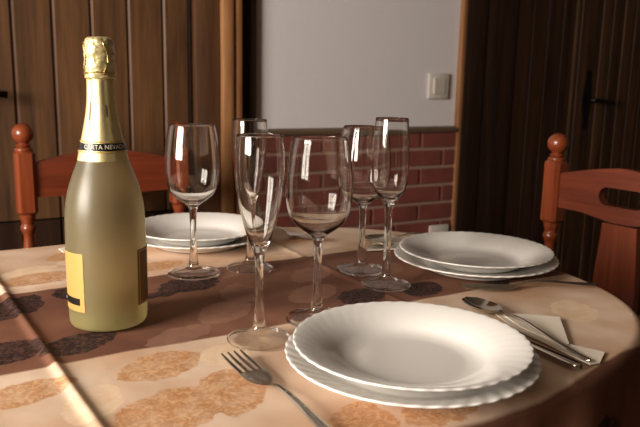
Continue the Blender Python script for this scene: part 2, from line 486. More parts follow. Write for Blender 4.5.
from_bm('pane', bm, M['pane'], win)

# brick wainscot between the door casings
bx0, bx1, btop = -0.6665, 0.094, 0.8605
mort = box('brick_wainscot', (bx0, bx1, -0.010, -0.0005, 0, btop), M['mortar'], wall_back)
bm = bmesh.new()
zt = 0.868
row = 0
while zt > 0.02:
    z1, z0 = zt - 0.006, max(zt - 0.063 + 0.006, 0.001)
    z1 = min(z1, btop - 0.0005)
    s = -0.056 if row % 2 == 0 else 0.039
    s -= 0.19 * 5
    while s < bx1:
        a, b_ = max(s + 0.006, bx0 + .0005), min(s + 0.19 - 0.006, bx1 - .0005)
        if b_ - a > 0.012:
            add_box(bm, a, b_, -0.0165 - random.random() * 0.002, -0.0102, z0, z1, bevel=0.002)
        s += 0.19
    zt -= 0.063; row += 1
br = from_bm('brick_course', bm, M['brick'], mort)
# dado rail
bm = bmesh.new()
prof = [(-0.001, 0.860), (-0.022, 0.860), (-0.026, 0.864), (-0.026, 0.871), (-0.020, 0.877), (-0.012, 0.880), (-0.001, 0.881)]
A = [bm.verts.new((bx0, y, z)) for y, z in prof]; B = [bm.verts.new((bx1, y, z)) for y, z in prof]
for i in range(len(prof)):
    j = (i + 1) % len(prof); bm.faces.new((A[i], A[j], B[j], B[i]))
bm.faces.new(A); bm.faces.new(list(reversed(B)))
struct(room(from_bm('trim_1', bm, M['rail'])))

def plank_mesh(x0, x1, edges, y_front, y_back, z0, z1, vg=0.006):
    """tongue-and-groove boards as one mesh with V grooves at the given edges"""
    bm = bmesh.new()
    es = [x0] + [e for e in edges if x0 + .02 < e < x1 - .02] + [x1]
    for a, b_ in zip(es, es[1:]):
        poly = [(a + .0004, y_back), (b_ - .0004, y_back), (b_ - .0004, y_front + vg), (b_ - vg, y_front), (a + vg, y_front), (a + .0004, y_front + vg)]
        A = [bm.verts.new((x, y, z0)) for x, y in poly]; B = [bm.verts.new((x, y, z1)) for x, y in poly]
        bm.faces.new(A); bm.faces.new(list(reversed(B)))
        for i in range(6):
            j = (i + 1) % 6; bm.faces.new((A[i], A[j], B[j], B[i]))
    return bm

def door_handle(parent, cx, y, z, toward):
    bm = bmesh.new()
    pts = []
    zs = [-.115, -.105, -.075, -.04, 0, .04, .075, .105, .115]
    ws = [.003, .012, .009, .019, .022, .019, .009, .012, .003]
    poly = [(cx - w, z + h) for h, w in zip(zs, ws)] + [(cx + w, z + h) for h, w in reversed(list(zip(zs, ws)))]
    add_prism(bm, poly, y - .004, y)
    h = from_bm('handle', bm, M['iron'], parent)
    bm = bmesh.new()
    add_tube(bm, [(cx, y - .003, z), (cx, y - .035, z), (cx + toward * .012, y - .045, z), (cx + toward * .05, y - .047, z - .003), (cx + toward * .095, y - .046, z - .008)], [.009, .008, .008, .007, .009], 10)
    from_bm('lever', bm, M['iron'], h, smooth=True)
    return h

# left door: planked leaf with a broad stepped casing
d1 = struct(room(empty('door_1')))
edges = [-1.318 + 0.0935 * k for k in range(-6, 10)]
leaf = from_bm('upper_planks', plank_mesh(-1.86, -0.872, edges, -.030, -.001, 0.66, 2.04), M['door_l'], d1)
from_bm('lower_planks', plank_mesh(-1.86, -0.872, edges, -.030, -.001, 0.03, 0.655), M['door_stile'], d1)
door_handle(d1, -1.437, -.030, 0.985, 1)
bm = bmesh.new()
add_box(bm, -0.860, -0.787, -.042, -.001, 0, 2.12, bevel=.004)
add_box(bm, -1.95, -1.877, -.042, -.001, 0, 2.12, bevel=.004)
add_box(bm, -1.877, -0.860, -.042, -.001, 2.05, 2.12, bevel=.004)
from_bm('door_frame', bm, M['casing_board'], d1, angle=35)
bm = bmesh.new()
add_box(bm, -0.786, -0.749, -.060, -.001, 0, 2.15, bevel=.010)
add_box(bm, -0.748, -0.721, -.052, -.001, 0, 2.15, bevel=.010)
from_bm('casing', bm, M['casing'], d1, angle=35)
from_bm('casing_shade', (lambda b: (add_box(b, -0.7205, -0.6675, -.020, -.0005, 0, 2.15), b)[1])(bmesh.new()), M['casing_dark'], d1)  # dark strip: shade beside the moulding put into the colour

# right door: narrow casing, its lit edge put into the pale colour, dark fixed leaf, then the leaf with the handle
d2 = struct(room(empty('door_2')))
bm = bmesh.new(); add_box(bm, 0.0942, 0.112, -.022, -.001, 0, 2.15, bevel=.003)
from_bm('casing', bm, M['casing'], d2, angle=35)
bm = bmesh.new()
add_box(bm, 0.1125, 0.200, -.024, -.001, 0, 2.15, bevel=.003)
add_box(bm, 0.201, 0.345, -.020, -.001, 0, 2.05, bevel=.003)
from_bm('door_frame', bm, M['casing_dark'], d2, angle=35)
from_bm('fixed_planks', plank_mesh(0.346, 0.638, [.424, .499, .577], -.016, -.001, 0.03, 2.05, vg=.003), M['door_stile'], d2)
bm = bmesh.new(); add_box(bm, 0.639, 0.660, -.026, -.001, 0.02, 2.05, bevel=.006)
from_bm('astragal', bm, M['door_r'], d2, angle=35)
from_bm('leaf_planks', plank_mesh(0.661, 1.60, [0.775, 0.835, 0.90, 0.965, 1.035, 1.10, 1.165, 1.23, 1.295, 1.36, 1.425, 1.49, 1.55], -.026, -.001, 0.03, 2.05, vg=.006), M['door_r'], d2)
door_handle(d2, 0.722, -.026, 0.975, 1)
bm = bmesh.new(); add_box(bm, 1.605, 1.70, -.048, -.001, 0, 2.15, bevel=.003)
from_bm('door_frame_right', bm, M['casing_dark'], d2, angle=35)
bm = bmesh.new(); add_box(bm, S0 + .001, -1.952, -.014, -.0005, 0, .09); struct(room(from_bm('baseboard_left', bm, M['casing_board'])))
bm = bmesh.new(); add_box(bm, 1.702, S1 - .001, -.014, -.0005, 0, .09); struct(room(from_bm('baseboard_right', bm, M['casing_board'])))

# light switch and socket
sw = tag(room(empty('light_switch')), 'pale square light switch on the grey plaster wall', 'light switch')
sw.location = Vector(W0) + Matrix.Rotation(WA, 3, 'Z') @ Vector((0.013, -0.0006, 1.017))
bm = bmesh.new(); add_box(bm, -.043, .043, -.011, 0, -.043, .043, bevel=.004); from_bm('frame', bm, M['white_plastic'], sw, angle=35)
bm = bmesh.new()
add_prism(bm, [(-.024, -.026), (.024, -.026), (.024, .026), (-.024, .026)], -.0112, -.0112 - .006)
for v in bm.verts:
    if v.co.y < -.015 and v.co.x > 0: v.co.y += .004
from_bm('rocker', bm, M['white_plastic'], sw)
so = tag(room(empty('power_socket')), 'pale power socket low on the brick wall behind the right-hand plate', 'socket')
so.location = Vector(W0) + Matrix.Rotation(WA, 3, 'Z') @ Vector((0.033, -0.019, 0.494))
bm = bmesh.new(); add_box(bm, -.042, .042, -.011, 0, -.042, .042, bevel=.004); from_bm('frame', bm, M['white_plastic'], so, angle=35)
bm = bmesh.new(); add_lathe(bm, [(0, -.001), (.016, -.001), (.019, .002), (.019, .0)], 24)
bmesh.ops.rotate(bm, verts=bm.verts, matrix=Matrix.Rotation(PI / 2, 3, 'X')); bmesh.ops.translate(bm, verts=bm.verts, vec=(0, -.0112, 0))
from_bm('outlet', bm, M['white_plastic'], so, smooth=True)

# ------------------------------------------------------------------ dining table and cloth (local x = e, y = n)
TA = math.atan2(.515, .857)
def outline(t, off=0.0):
    """superellipse-ended oblong, t in 0..2pi; local e, n"""
    c, s = math.cos(t), math.sin(t)
    p = 2.0 / (2.8 if (c > 0 and s < 0) else 2.5)
    x = math.copysign(abs(c) ** p, c); y = math.copysign(abs(s) ** p, s)
    e0 = 0.35 if c >= 0 else 0.15
    return e0 + x * (0.5 + off), 0.787 + y * (0.4 + off)
def outline_pts(n, off=0.0):
    fine = [outline(2 * PI * (i + .5) / 4000, off) for i in range(4000)]
    L = [0.0]
    for i in range(4000):
        a, b_ = fine[i], fine[(i + 1) % 4000]
        L.append(L[-1] + math.hypot(b_[0] - a[0], b_[1] - a[1]))
    out = []; k = 0
    for i in range(n):
        d = L[-1] * i / n
        while L[k + 1] < d: k += 1
        t = (d - L[k]) / max(L[k + 1] - L[k], 1e-9)
        a, b_ = fine[k], fine[(k + 1) % 4000]
        out.append((a[0] + (b_[0] - a[0]) * t, a[1] + (b_[1] - a[1]) * t))
    return out

tb = empty('dining_table', (0, 0, 0), TA)
tag(tb, 'oblong round-ended dining table under the patterned tablecloth', 'table')
bm = bmesh.new()
pts = outline_pts(160, -0.010)
A = [bm.verts.new((x, y, TZ - .034)) for x, y in pts]; B = [bm.verts.new((x, y, TZ - .004)) for x, y in pts]
bm.faces.new(list(reversed(A))); bm.faces.new(B)
for i in range(160):
    j = (i + 1) % 160; bm.faces.new((A[i], A[j], B[j], B[i]))
from_bm('tabletop', bm, M['table'], tb, angle=35)
bm = bmesh.new()
for (a, b_, c, d) in ((-.10, .60, .52, .545), (-.10, .60, 1.03, 1.055), (-.125, -.10, .52, 1.055), (.60, .625, .52, 1.055)):
    add_box(bm, a, b_, c, d, TZ - .13, TZ - .0345)
from_bm('apron', bm, M['table'], tb)
for ex in (-.085, .585):
    for ny in (.56, 1.015):
        bm = bmesh.new()
        add_lathe(bm, [(0, 0), (.02, 0), (.024, .05), (.03, .3), (.034, .5), (.026, .55), (.036, .6), (.036, TZ - .135), (0, TZ - .135)], 20, ex, ny)
        from_bm('leg', bm, M['table'], tb, angle=40)

def ridge(d, h, w): return h * math.exp(-(d / w) ** 2)
def cloth_z(e, n):
    z = 0.0
    z += ridge(e - (.092 + (.97 - n) * .05), .0040, .0048)
    z += ridge(e - .528, .0016, .006)
    z += ridge(n - .954, .0014, .006)
    z += .0007 * mnoise.noise(Vector((e * 9, n * 9, 3.1)))
    return z
NA, NR = 720, 260
base = outline_pts(NA)
C = (0.25, 0.787)
verts, faces = [(C[0], C[1], cloth_z(*C))], []
LIP = 0.012
normals = []
for i in range(NA):
    a, b_ = base[i - 1], base[(i + 1) % NA]
    tx, ty = b_[0] - a[0], b_[1] - a[1]; l = math.hypot(tx, ty)
    normals.append((ty / l, -tx / l))
# outward check
if (normals[0][0] * (base[0][0] - C[0]) + normals[0][1] * (base[0][1] - C[1])) < 0:
    normals = [(-x, -y) for x, y in normals]
rings = []
def ring(fn):
    s = len(verts)
    for i in range(NA): verts.append(fn(i))
    rings.append(s)
for k in range(1, NR + 1):
    rho = k / NR
    def f(i, rho=rho):
        bx, by = base[i][0] - normals[i][0] * LIP, base[i][1] - normals[i][1] * LIP
        e, n = C[0] + (bx - C[0]) * rho, C[1] + (by - C[1]) * rho
        return (e, n, cloth_z(e, n))
    ring(f)
for k in range(1, 7):
    a = k / 6 * PI / 2
    def f(i, a=a):
        o = LIP * (math.sin(a) - 1)
        e, n = base[i][0] + normals[i][0] * o, base[i][1] + normals[i][1] * o
        zz = cloth_z(e, n) * math.cos(a)
        return (e, n, zz - LIP * (1 - math.cos(a)))
    ring(f)
for k in range(1, 15):
    d = k / 14 * .24
    def f(i, d=d):
        th = 2 * PI * i / NA
        w = (d / .24) ** 0.8
        o = w * (.016 + .014 * math.sin(23 * th + 2 * math.sin(3 * th)) + .008 * math.sin(41 * th + 1))
        return (base[i][0] + normals[i][0] * o, base[i][1] + normals[i][1] * o, -LIP - d - .01 * w * math.sin(7 * th))
    ring(f)
for i in range(NA):
    faces.append((0, rings[0] + i, rings[0] + (i + 1) % NA))
for a, b_ in zip(rings, rings[1:]):
    for i in range(NA):
        j = (i + 1) % NA
        faces.append((a + i, b_ + i, b_ + j, a + j))
me = bpy.data.meshes.new('tablecloth'); me.from_pydata(verts, [], faces); me.update()
# flat (unfolded) coordinates of the printed cloth, in metres
flat = []
for vi, (x, y, z) in enumerate(verts):
    if vi == 0 or vi < rings[NR]: flat.append((x, y)); continue
    i = (vi - 1) % NA
    k = (vi - 1) // NA - NR
    d = (k + 1) / 6 * LIP * PI / 2 if k < 6 else LIP * PI / 2 + (k - 5) / 14 * .24
    d -= LIP
    flat.append((base[i][0] + normals[i][0] * d, base[i][1] + normals[i][1] * d))
uvl = me.uv_layers.new(name='UVMap')
for lp in me.loops: uvl.data[lp.index].uv = flat[lp.vertex_index]
cloth = link('tablecloth', me, M['cloth'])
cloth.location = (0, 0, TZ - 0.0015); cloth.rotation_euler = (0, 0, TA)
tag(cloth, 'beige and brown leaf-patterned tablecloth draped over the dining table', 'tablecloth')
CZ = TZ + 0.0004      # height of things that stand on the cloth

# ------------------------------------------------------------------ plates
NS = 44
def plate_mesh(top, bottom, r_in, r_out, swirl, rip):
    def fn(r, z, a):
        w = min(max((r - r_in) / (r_out - r_in), 0), 1)
        w = w * w * (3 - 2 * w)
        ph = NS * (a + swirl * (r - r_in) / (r_out - r_in))
        c = math.cos(ph)
        return r * (1 + .0042 * w ** 2 * c), z + rip * w * c
    bm = bmesh.new()
    add_lathe(bm, smooth_prof(bottom, 4) + smooth_prof(top, 5), NS * 10, fn=fn)
    bmesh.ops.remove_doubles(bm, verts=bm.verts, dist=1e-6)
    return bm
dinner_top = [(.1215, .0190), (.1200, .0198), (.112, .0180), (.100, .0145), (.090, .0105), (.080, .0068), (.070, .0058), (.04, .0055), (0, .0055)]
dinner_bot = [(0, .0022), (.05, .0022), (.066, .0020), (.068, .0), (.074, .0), (.077, .0022), (.090, .0072), (.100, .0116), (.112, .0154), (.1215, .0179)]
soup_top = [(.1140, .0298), (.1126, .0306), (.106, .0292), (.096, .0260), (.086, .0220), (.077, .0174), (.068, .0122), (.058, .0094), (.044, .0086), (0, .0084)]
soup_bot = [(0, .0066), (.045, .0066), (.050, .0065), (.052, .0060), (.057, .0060), (.062, .0072), (.069, .0098), (.078, .0152), (.087, .0200), (.096, .0236), (.106, .0271), (.1140, .0288)]
dp = from_bm('dinner_plate', plate_mesh(dinner_top, dinner_bot, .084, .1215, .22, .00034), M['porcelain'], smooth=True)
sp = from_bm('soup_plate', plate_mesh(soup_top, soup_bot, .078, .1132, .22, .00015), M['porcelain'], smooth=True)
PL = {'near': (.0905, .6345), 'right': (.2362, 1.0209), 'left': (-.205, 1.145)}
names = {'near': 'nearest the camera beside the fork', 'right': 'in front of the right-hand chair', 'left': 'behind the bottle near the left-hand chair'}
def put(o, k, dz, lab, cat, grp, rz):
    o.location = (PL[k][0], PL[k][1], CZ + dz); o.rotation_euler = (0, 0, rz)
    tag(o, lab, cat, grp)
for i, k in enumerate(('near', 'right', 'left')):
    d = dp if i == 0 else dp.copy()
    s = sp if i == 0 else sp.copy()
    if i: COL.objects.link(d); COL.objects.link(s)
    put(d, k, .0002, 'white scalloped dinner plate, lower plate ' + names[k], 'plate', 'scalloped dinner plates', .3 * i)
    put(s, k, .0003, 'deep white soup plate, upper plate ' + names[k], 'plate', 'scalloped soup plates', .3 * i + .05)

# ------------------------------------------------------------------ glasses
def stemware(name, outer, inner, z_bowl, z_foot, seg=96):
    """outer profile from foot centre up to rim; inner from rim down to the bowl bottom"""
    root = empty(name)
    o = smooth_prof(outer, 6)
    inn = smooth_prof(inner, 6)
    foot = [p for p in o if p[1] <= z_foot or p is o[0]]
    idx_f = max(i for i, p in enumerate(o) if p[1] <= z_foot)
    idx_b = min(i for i, p in enumerate(o) if p[1] >= z_bowl)
    segs = (('foot', o[:idx_f + 1]), ('stem', o[idx_f:idx_b + 1]), ('bowl', o[idx_b:] + inn))
    # one shared lathe keeps the normals right; split afterwards
    for nm, pr in segs:
        bm = bmesh.new(); add_lathe(bm, pr, seg)
        bmesh.ops.remove_doubles(bm, verts=bm.verts, dist=1e-7)
        me = bpy.data.meshes.new(nm); 
        bm.normal_update()
        # outward orientation: lathe of an upward outer profile faces outward
        bm.to_mesh(me); bm.free()
        part = link(nm, me, M['glass_' + nm], root)
        if nm == 'foot':      # the rounded rim and the collar round the stem refract fully
            me.materials.append(M['glass_edge'])
            for p in me.polygons:
                r = math.hypot(p.center.x, p.center.y)
                if r > .0322 or (r < .0125 and p.center.z > .004): p.material_index = 1
    return root

flute_outer = [(0, .0006), (.030, .0004), (.0338, .0008), (.0343, .0018), (.0335, .0028), (.027, .0046), (.018, .0072), (.010, .0108), (.0068, .0160), (.0055, .0270), (.0044, .0420), (.0038, .0580), (.0044, .0760), (.0055, .0900),
               (.0064, .0965), (.0086, .1020), (.0115, .1085), (.0150, .1190), (.0190, .1345), (.0225, .1520), (.0248, .1680), (.0256, .1810), (.0253, .1960), (.0243, .2110), (.0238, .2168)]
flute_inner = [(.0236, .2178), (.0230, .2174), (.0234, .2110), (.0244, .1960), (.0247, .1810), (.0239, .1680), (.0215, .1520), (.0179, .1345), (.0137, .1190), (.0096, .1095), (.0055, .1050), (.002, .1034), (0, .1032)]
wine_outer = [(0, .0006), (.033, .0004), (.0362, .0008), (.0367, .0018), (.0358, .0028), (.029, .0044), (.019, .0066), (.010, .0096), (.0072, .0150), (.0056, .0280), (.0047, .0480), (.0045, .0680), (.0051, .0860),
              (.0066, .0962), (.0120, .1018), (.0205, .1078), (.0285, .1148), (.0337, .1236), (.0366, .1350), (.0381, .1480), (.0380, .1620), (.0368, .1760), (.0346, .1930), (.0322, .2060), (.0312, .2100)]
wine_inner = [(.0309, .2112), (.0303, .2106), (.0313, .2058), (.0337, .1930), (.0359, .1760), (.0371, .1620), (.0371, .1480), (.0356, .1355), (.0328, .1246), (.0276, .1164), (.0194, .1098), (.0110, .1054), (.004, .1040), (0, .1040)]
fl = stemware('champagne_flute', flute_outer, flute_inner, .098, .0125)
tulip_outer = [(0, .0006), (.030, .0004), (.0338, .0008), (.0343, .0018), (.0335, .0028), (.027, .0046), (.018, .0070), (.010, .0104), (.0066, .0160), (.0052, .0300), (.0046, .0560), (.0046, .0800), (.0052, .1000), (.0064, .1110),
               (.0090, .1170), (.0140, .1222), (.0192, .1295), (.0228, .1400), (.0244, .1530), (.0246, .1660), (.0240, .1830), (.0230, .2030), (.0218, .2250)]
tulip_inner = [(.0216, .2262), (.0210, .2256), (.0223, .2030), (.0233, .1830), (.0239, .1660), (.0237, .1530), (.0220, .1405), (.0182, .1312), (.0128, .1252), (.006, .1222), (.002, .1214), (0, .1214)]
fl2 = stemware('champagne_flute', tulip_outer, tulip_inner, .113, .0125)
wg = stemware('wine_glass', wine_outer, wine_inner, .100, .0115)
FL = [((-.0623, .7018), 'tall empty champagne flute at the front, beside the fork and the near plate'),
      ((.0921, .9139), 'tall empty champagne flute left of the right-hand plate'),
      ((-.1015, .9839), 'tall empty champagne flute standing behind the front flute')]
WG = [((-.0014, .7715), 'wide-bowled wine glass at the front, between two flutes behind the near plate'),
      ((.0622, .9893), 'wine glass half hidden behind the flute by the right-hand plate'),
      ((-.1779, .9517), 'wine glass right of the bottle, in front of the left-hand plate')]
for i, (p, lab) in enumerate(FL):
    o = (fl, fl2)[i] if i < 2 else dup(fl, (0, 0, 0))
    o.location = (p[0], p[1], CZ + .0004); tag(o, lab, 'champagne flute', 'champagne flutes on the table')
for i, (p, lab) in enumerate(WG):
    o = wg if i == 0 else dup(wg, (0, 0, 0))
    o.location = (p[0], p[1], CZ + .0004); tag(o, lab, 'wine glass', 'wine glasses on the table')

# ------------------------------------------------------------------ bottle
bt = empty('sparkling_wine_bottle', (-.2372, .750, CZ + .0004), 0)
bt.scale = (.945, .945, 1.0)
tag(bt, 'frosted pale yellow sparkling wine bottle with gold foil neck, at the left of the table', 'bottle')
body = [(0, .012), (.016, .009), (.030, .002), (.036, .0002), (.0415, .0012), (.0442, .0045), (.0450, .012), (.0453, .030), (.0456, .070), (.0455, .100), (.0452, .116), (.0440, .133), (.0408, .150), (.0356, .1656), (.0305, .178), (.0268, .188), (.0230, .204), (.0192, .2204), (.0150, .246), (.0136, .262), (.0134, .285), (.0134, .300), (0, .300)]
bm = bmesh.new(); add_lathe(bm, smooth_prof(body[:-1], 5) + [(0, .300)], 96)
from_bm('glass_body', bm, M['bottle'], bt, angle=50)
def surf_r(z):
    for (r0, z0), (r1, z1) in zip(body[5:], body[6:]):
        if z0 <= z <= z1 and z1 > z0: return r0 + (r1 - r0) * (z - z0) / (z1 - z0)
    return .0136
# foil sleeve over the neck
def foil_fn(r, z, a):
    c = .0005 * math.sin(5 * a + 9 * z) * (1 if z < .272 else 0) + .00025 * math.sin(11 * a + 3)
    if z >= .2695:
        n = mnoise.noise(Vector((math.cos(a) * 2.4, math.sin(a) * 2.4, z * 190))) + .6 * mnoise.noise(Vector((math.cos(a) * 5, math.sin(a) * 5, z * 420)))
        return r * (1 + .055 * n), z + .0006 * n
    return r + c, z
fo = [(.0280, .1842), (.0284, .1846), (.0270, .1905), (.0236, .2045), (.0200, .2204), (.0172, .2340), (.0156, .2460), (.0148, .2600), (.0146, .2700)]
bm = bmesh.new(); add_lathe(bm, [(surf_r(.1842) + .0002, .1842)] + smooth_prof(fo[1:], 6), 96, fn=foil_fn)
sleeve = from_bm('foil_sleeve', bm, M['foil'], bt, smooth=True)
cap = [(.0148, .2702), (.0166, .2712), (.0164, .2760), (.0168, .2830), (.0164, .2890), (.0168, .2950), (.0166, .3010), (.0162, .3060), (.0150, .3100), (.0120, .3126), (.006, .3136), (0, .3137)]
bm = bmesh.new(); add_lathe(bm, smooth_prof(cap, 6), 96, fn=foil_fn)
capo = from_bm('crinkled_foil_cap', bm, M['foil'], bt, smooth=True)
bm = bmesh.new()
for k in range(4):
    a0 = k * PI / 2 + .5
    add_tube(bm, [(.0172 * math.cos(a0 + .35 * math.sin(t * 3)), .0172 * math.sin(a0 + .35 * math.sin(t * 3)), .2745 + .033 * t) for t in [i / 10 for i in range(11)]], .0007, 6)
add_tube(bm, [(.0172 * math.cos(t), .0172 * math.sin(t), .2765 + .0008 * math.sin(3 * t)) for t in [2 * PI * i / 40 for i in range(41)]], .0008, 6)
from_bm('wire_cage', bm, M['wire'], capo, smooth=True)
# black neck band with pale lettering, thin gold lines above and below
def band(z0, z1, off, a0, a1, n=64, close=True):
    bm = bmesh.new(); vs = []
    def rr(z):
        if z > .18:
            for (r0, q0), (r1, q1) in zip(fo[1:], fo[2:]):
                if q0 <= z <= q1: return r0 + (r1 - r0) * (z - q0) / (q1 - q0)
            return fo[1][0]
        return surf_r(z)
    nz = 6
    for k in range(nz + 1):
        z = z0 + (z1 - z0) * k / nz
        r = rr(z) + off
        vs.append([bm.verts.new((r * math.cos(a0 + (a1 - a0) * i / n), r * math.sin(a0 + (a1 - a0) * i / n), z)) for i in range(n + 1)])
    for A, B in zip(vs, vs[1:]):
        for i in range(n): bm.faces.new((A[i], A[i + 1], B[i + 1], B[i]))
    bmesh.ops.remove_doubles(bm, verts=bm.verts, dist=1e-6)
    return bm
def rad(d): return math.radians(d)
nb = from_bm('neck_band', band(.1955, .2032, .0009, 0, 2 * PI, 96), M['black_band'], bt, smooth=True)
for z in (.1935, .2042):
    from_bm('gold_line', band(z, z + .0012, .0012, 0, 2 * PI, 96), M['gold_line'], nb, smooth=True)

def curved_text(name, txt, size, zc, radius_fn, ang, mat, parent, off):
    cu = bpy.data.curves.new(name, 'FONT'); cu.body = txt; cu.size = size; cu.align_x = 'CENTER'; cu.align_y = 'CENTER'
    cu.space_character = 1.05
    tmp = bpy.data.objects.new(name, cu); COL.objects.link(tmp)
    dg = bpy.context.evaluated_depsgraph_get()
    me = bpy.data.meshes.new_from_object(tmp.evaluated_get(dg))
    bpy.data.objects.remove(tmp); bpy.data.curves.remove(cu)
    for v in me.vertices:
        x, y = v.co.x, v.co.y
        z = zc + y; r = radius_fn(z) + off
        a = ang + x / r
        v.co = (r * math.cos(a), r * math.sin(a), z)
    me.materials.clear()
    return link(name, me, mat, parent, smooth=False)
CAM_A = math.atan2(-.757, .2445)       # direction from the bottle towards the camera
def foil_r(z):
    for (r0, q0), (r1, q1) in zip(fo[1:], fo[2:]):
        if q0 <= z <= q1: return r0 + (r1 - r0) * (z - q0) / (q1 - q0)
    return .024
curved_text('lettering', 'CARTA NEVADA', .0066, .1993, foil_r, CAM_A + .12, M['lettering'], nb, .0013)
# labels: front label turned left, back label turned right
fl_ = from_bm('front_label', band(.0228, .0875, .0006, CAM_A - rad(118), CAM_A - rad(35), 40), M['gold_label'], bt, smooth=True)
bar = from_bm('black_strip', band(.0300, .0378, .0010, CAM_A - rad(100), CAM_A - rad(43), 24), M['black_band'], fl_, smooth=True)
from_bm('pale_mark', band(.0326, .0352, .0013, CAM_A - rad(88), CAM_A - rad(80), 6), M['lettering'], bar, smooth=True)
bl_ = from_bm('back_label', band(.0252, .0880, .0006, CAM_A + rad(46), CAM_A + rad(125), 40), M['gold_dark'], bt, smooth=True)
for z in (.0265, .0855):
    from_bm('border_line', band(z, z + .0014, .0010, CAM_A + rad(49), CAM_A + rad(122), 40), M['gold_line'], bl_, smooth=True)
from_bm('border_line', band(.0265, .0868, .0010, CAM_A + rad(49), CAM_A + rad(51), 2), M['gold_line'], bl_, smooth=True)

# ------------------------------------------------------------------ cutlery (local: tip at -x, handle end at +x, z up)
def strip(sections, thick):
    """sections: (x, halfwidth, zmid, dish) -> solid ribbon with slightly rounded cross-section"""
    bm = bmesh.new(); rings = []
    nw = 8
    for (x, w, z, dish) in sections:
        top, bot = [], []
        for k in range(nw + 1):
            u = -1 + 2 * k / nw
            zz = z + dish * (u * u)
            t = thick * (1 - .85 * u ** 4)
            top.append(bm.verts.new((x, u * w, zz + t / 2))); bot.append(bm.verts.new((x, u * w, zz - t / 2)))
        rings.append(top + list(reversed(bot)))
    n = len(rings[0])
    for A, B in zip(rings, rings[1:]):
        for k in range(n):
            j = (k + 1) % n; bm.faces.new((A[k], A[j], B[j], B[k]))
    bm.faces.new(list(reversed(rings[0]))); bm.faces.new(rings[-1])
    return bm
handle_sec = [(.070, .0034, .0066, 0), (.076, .0030, .0082, 0), (.086, .0029, .0102, -.0002), (.100, .0032, .0105, -.0003), (.125, .0042, .0088, -.0005), (.150, .0054, .0062, -.0006), (.175, .0066, .0040, -.0007), (.188, .0067, .0034, -.0007), (.194, .0055, .0033, -.0005), (.1975, .0028, .0033, -.0002), (.198, .0012, .0033, 0)]
def fx(secs):
    return [((x * 1.2 if x < .0701 else .084 + (x - .070) * .114 / .128),) + tuple(r) for x, *r in secs]
def make_fork():
    root = empty('fork')
    bm = strip(smooth_prof(fx([(.036, .0128, .0035, .0012), (.042, .0130, .0026, .0016), (.050, .0122, .0022, .0016), (.058, .0096, .0028, .0012), (.064, .0060, .0044, .0004), (.0702, .0034, .0066, 0)]), 4), .0020)
    for k in range(4):
        y = -.0102 + .0068 * k
        b2 = strip(smooth_prof(fx([(0, .0008, .0070, 0), (.003, .0013, .0066, 0), (.012, .0020, .0054, 0), (.024, .0024, .0044, 0), (.037, .0026, .0036, 0)]), 3), .0020)
        bmesh.ops.translate(b2, verts=b2.verts, vec=(0, y, .0006))
        tmp = bpy.data.meshes.new('t'); b2.to_mesh(tmp); b2.free(); bm.from_mesh(tmp); bpy.data.meshes.remove(tmp)
    from_bm('tines', bm, M['steel'], root, angle=50)
    from_bm('handle', strip(smooth_prof(fx(handle_sec), 4), .0026), M['steel'], root, angle=50)
    return root
def make_spoon():
    root = empty('spoon')
    secs = []
    for k in range(15):
        t = k / 14
        x = .062 * t
        w = .0212 * (max(0.0, 1 - (2 * (t ** .9) - 1) ** 2)) ** .5
        w = max(w, .0009 if k == 0 else .0038 if k == 14 else w)
        dep = .0085 * math.sin(PI * t)
        secs.append((x, w, .0105 - dep - .002 * (1 - t), dep * .95))
    from_bm('spoon_bowl', strip(smooth_prof(secs + [(.0702, .0034, .0092, 0)], 2), .0016), M['steel'], root, angle=50)
    h = [(a, b_, c + .0022 * (1 if a < .1 else max(0, (.16 - a) / .06)), d) for a, b_, c, d in handle_sec]
    h = [(a, b_ * (.72 if a > .09 else .9), c, d * .6) for a, b_, c, d in h]
    h[0] = (.070, .0034, .0092, 0)
    from_bm('handle', strip(smooth_prof(h, 4), .0026), M['steel'], root, angle=50)
    return root
def make_knife():
    root = empty('knife')
    bm = bmesh.new()
    prof = [(0, .0030), (.004, .0062), (.015, .0088), (.04, .0098), (.08, .0098), (.112, .0092), (.118, .0066), (.1205, .005)]
    A = []; 
    top = [bm.verts.new((x, w * .95, .0030)) for x, w in prof] + [bm.verts.new((x, -w * .9, .0018)) for x, w in reversed(prof)]
    bot = [bm.verts.new((x, w * .95, .0010)) for x, w in prof] + [bm.verts.new((x, -w * .9, .0014)) for x, w in reversed(prof)]
    bm.faces.new(top); bm.faces.new(list(reversed(bot)))
    for i in range(len(top)):
        j = (i + 1) % len(top); bm.faces.new((top[j], top[i], bot[i], bot[j]))
    from_bm('blade', bm, M['steel'], root)
    from_bm('handle', strip(smooth_prof([(.120, .0046, .0030, 0), (.126, .0048, .0036, 0), (.15, .0054, .0038, 0), (.18, .0062, .0040, 0), (.205, .0066, .0040, 0), (.212, .0054, .0040, 0), (.215, .0020, .0040, 0)], 4), .0055), M['steel'], root, angle=50)
    return root
def lay(o, tip, end, z, label, cat, group=None, pitch=0.0):
    a = math.atan2(end[1] - tip[1], end[0] - tip[0])
    o.location = (tip[0], tip[1], z); o.rotation_euler = (0, pitch, a)
    return tag(o, label, cat, group)
FZ = CZ - .0006 + .0006
fork = make_fork(); spoon = make_spoon(); knife = make_knife()
lay(fork, (-.085, .646), (.023, .479), CZ + .0004, 'steel fork lying on the cloth at the left of the near plate', 'fork', 'forks')
f2 = dup(fork, (0, 0, 0)); lay(f2, (.192, .893), (.382, .930), CZ + .0004, 'dark steel fork lying along the near edge of the right-hand plate', 'fork', 'forks')
f3 = dup(fork, (0, 0, 0)); lay(f3, (.004, 1.165), (-.14, 1.285), CZ + .0004, 'small steel fork far back on the cloth, right of the left-hand plate', 'fork', 'forks')
NAPZ = .0034
spoon.scale = (1.035, .82, 1.0)
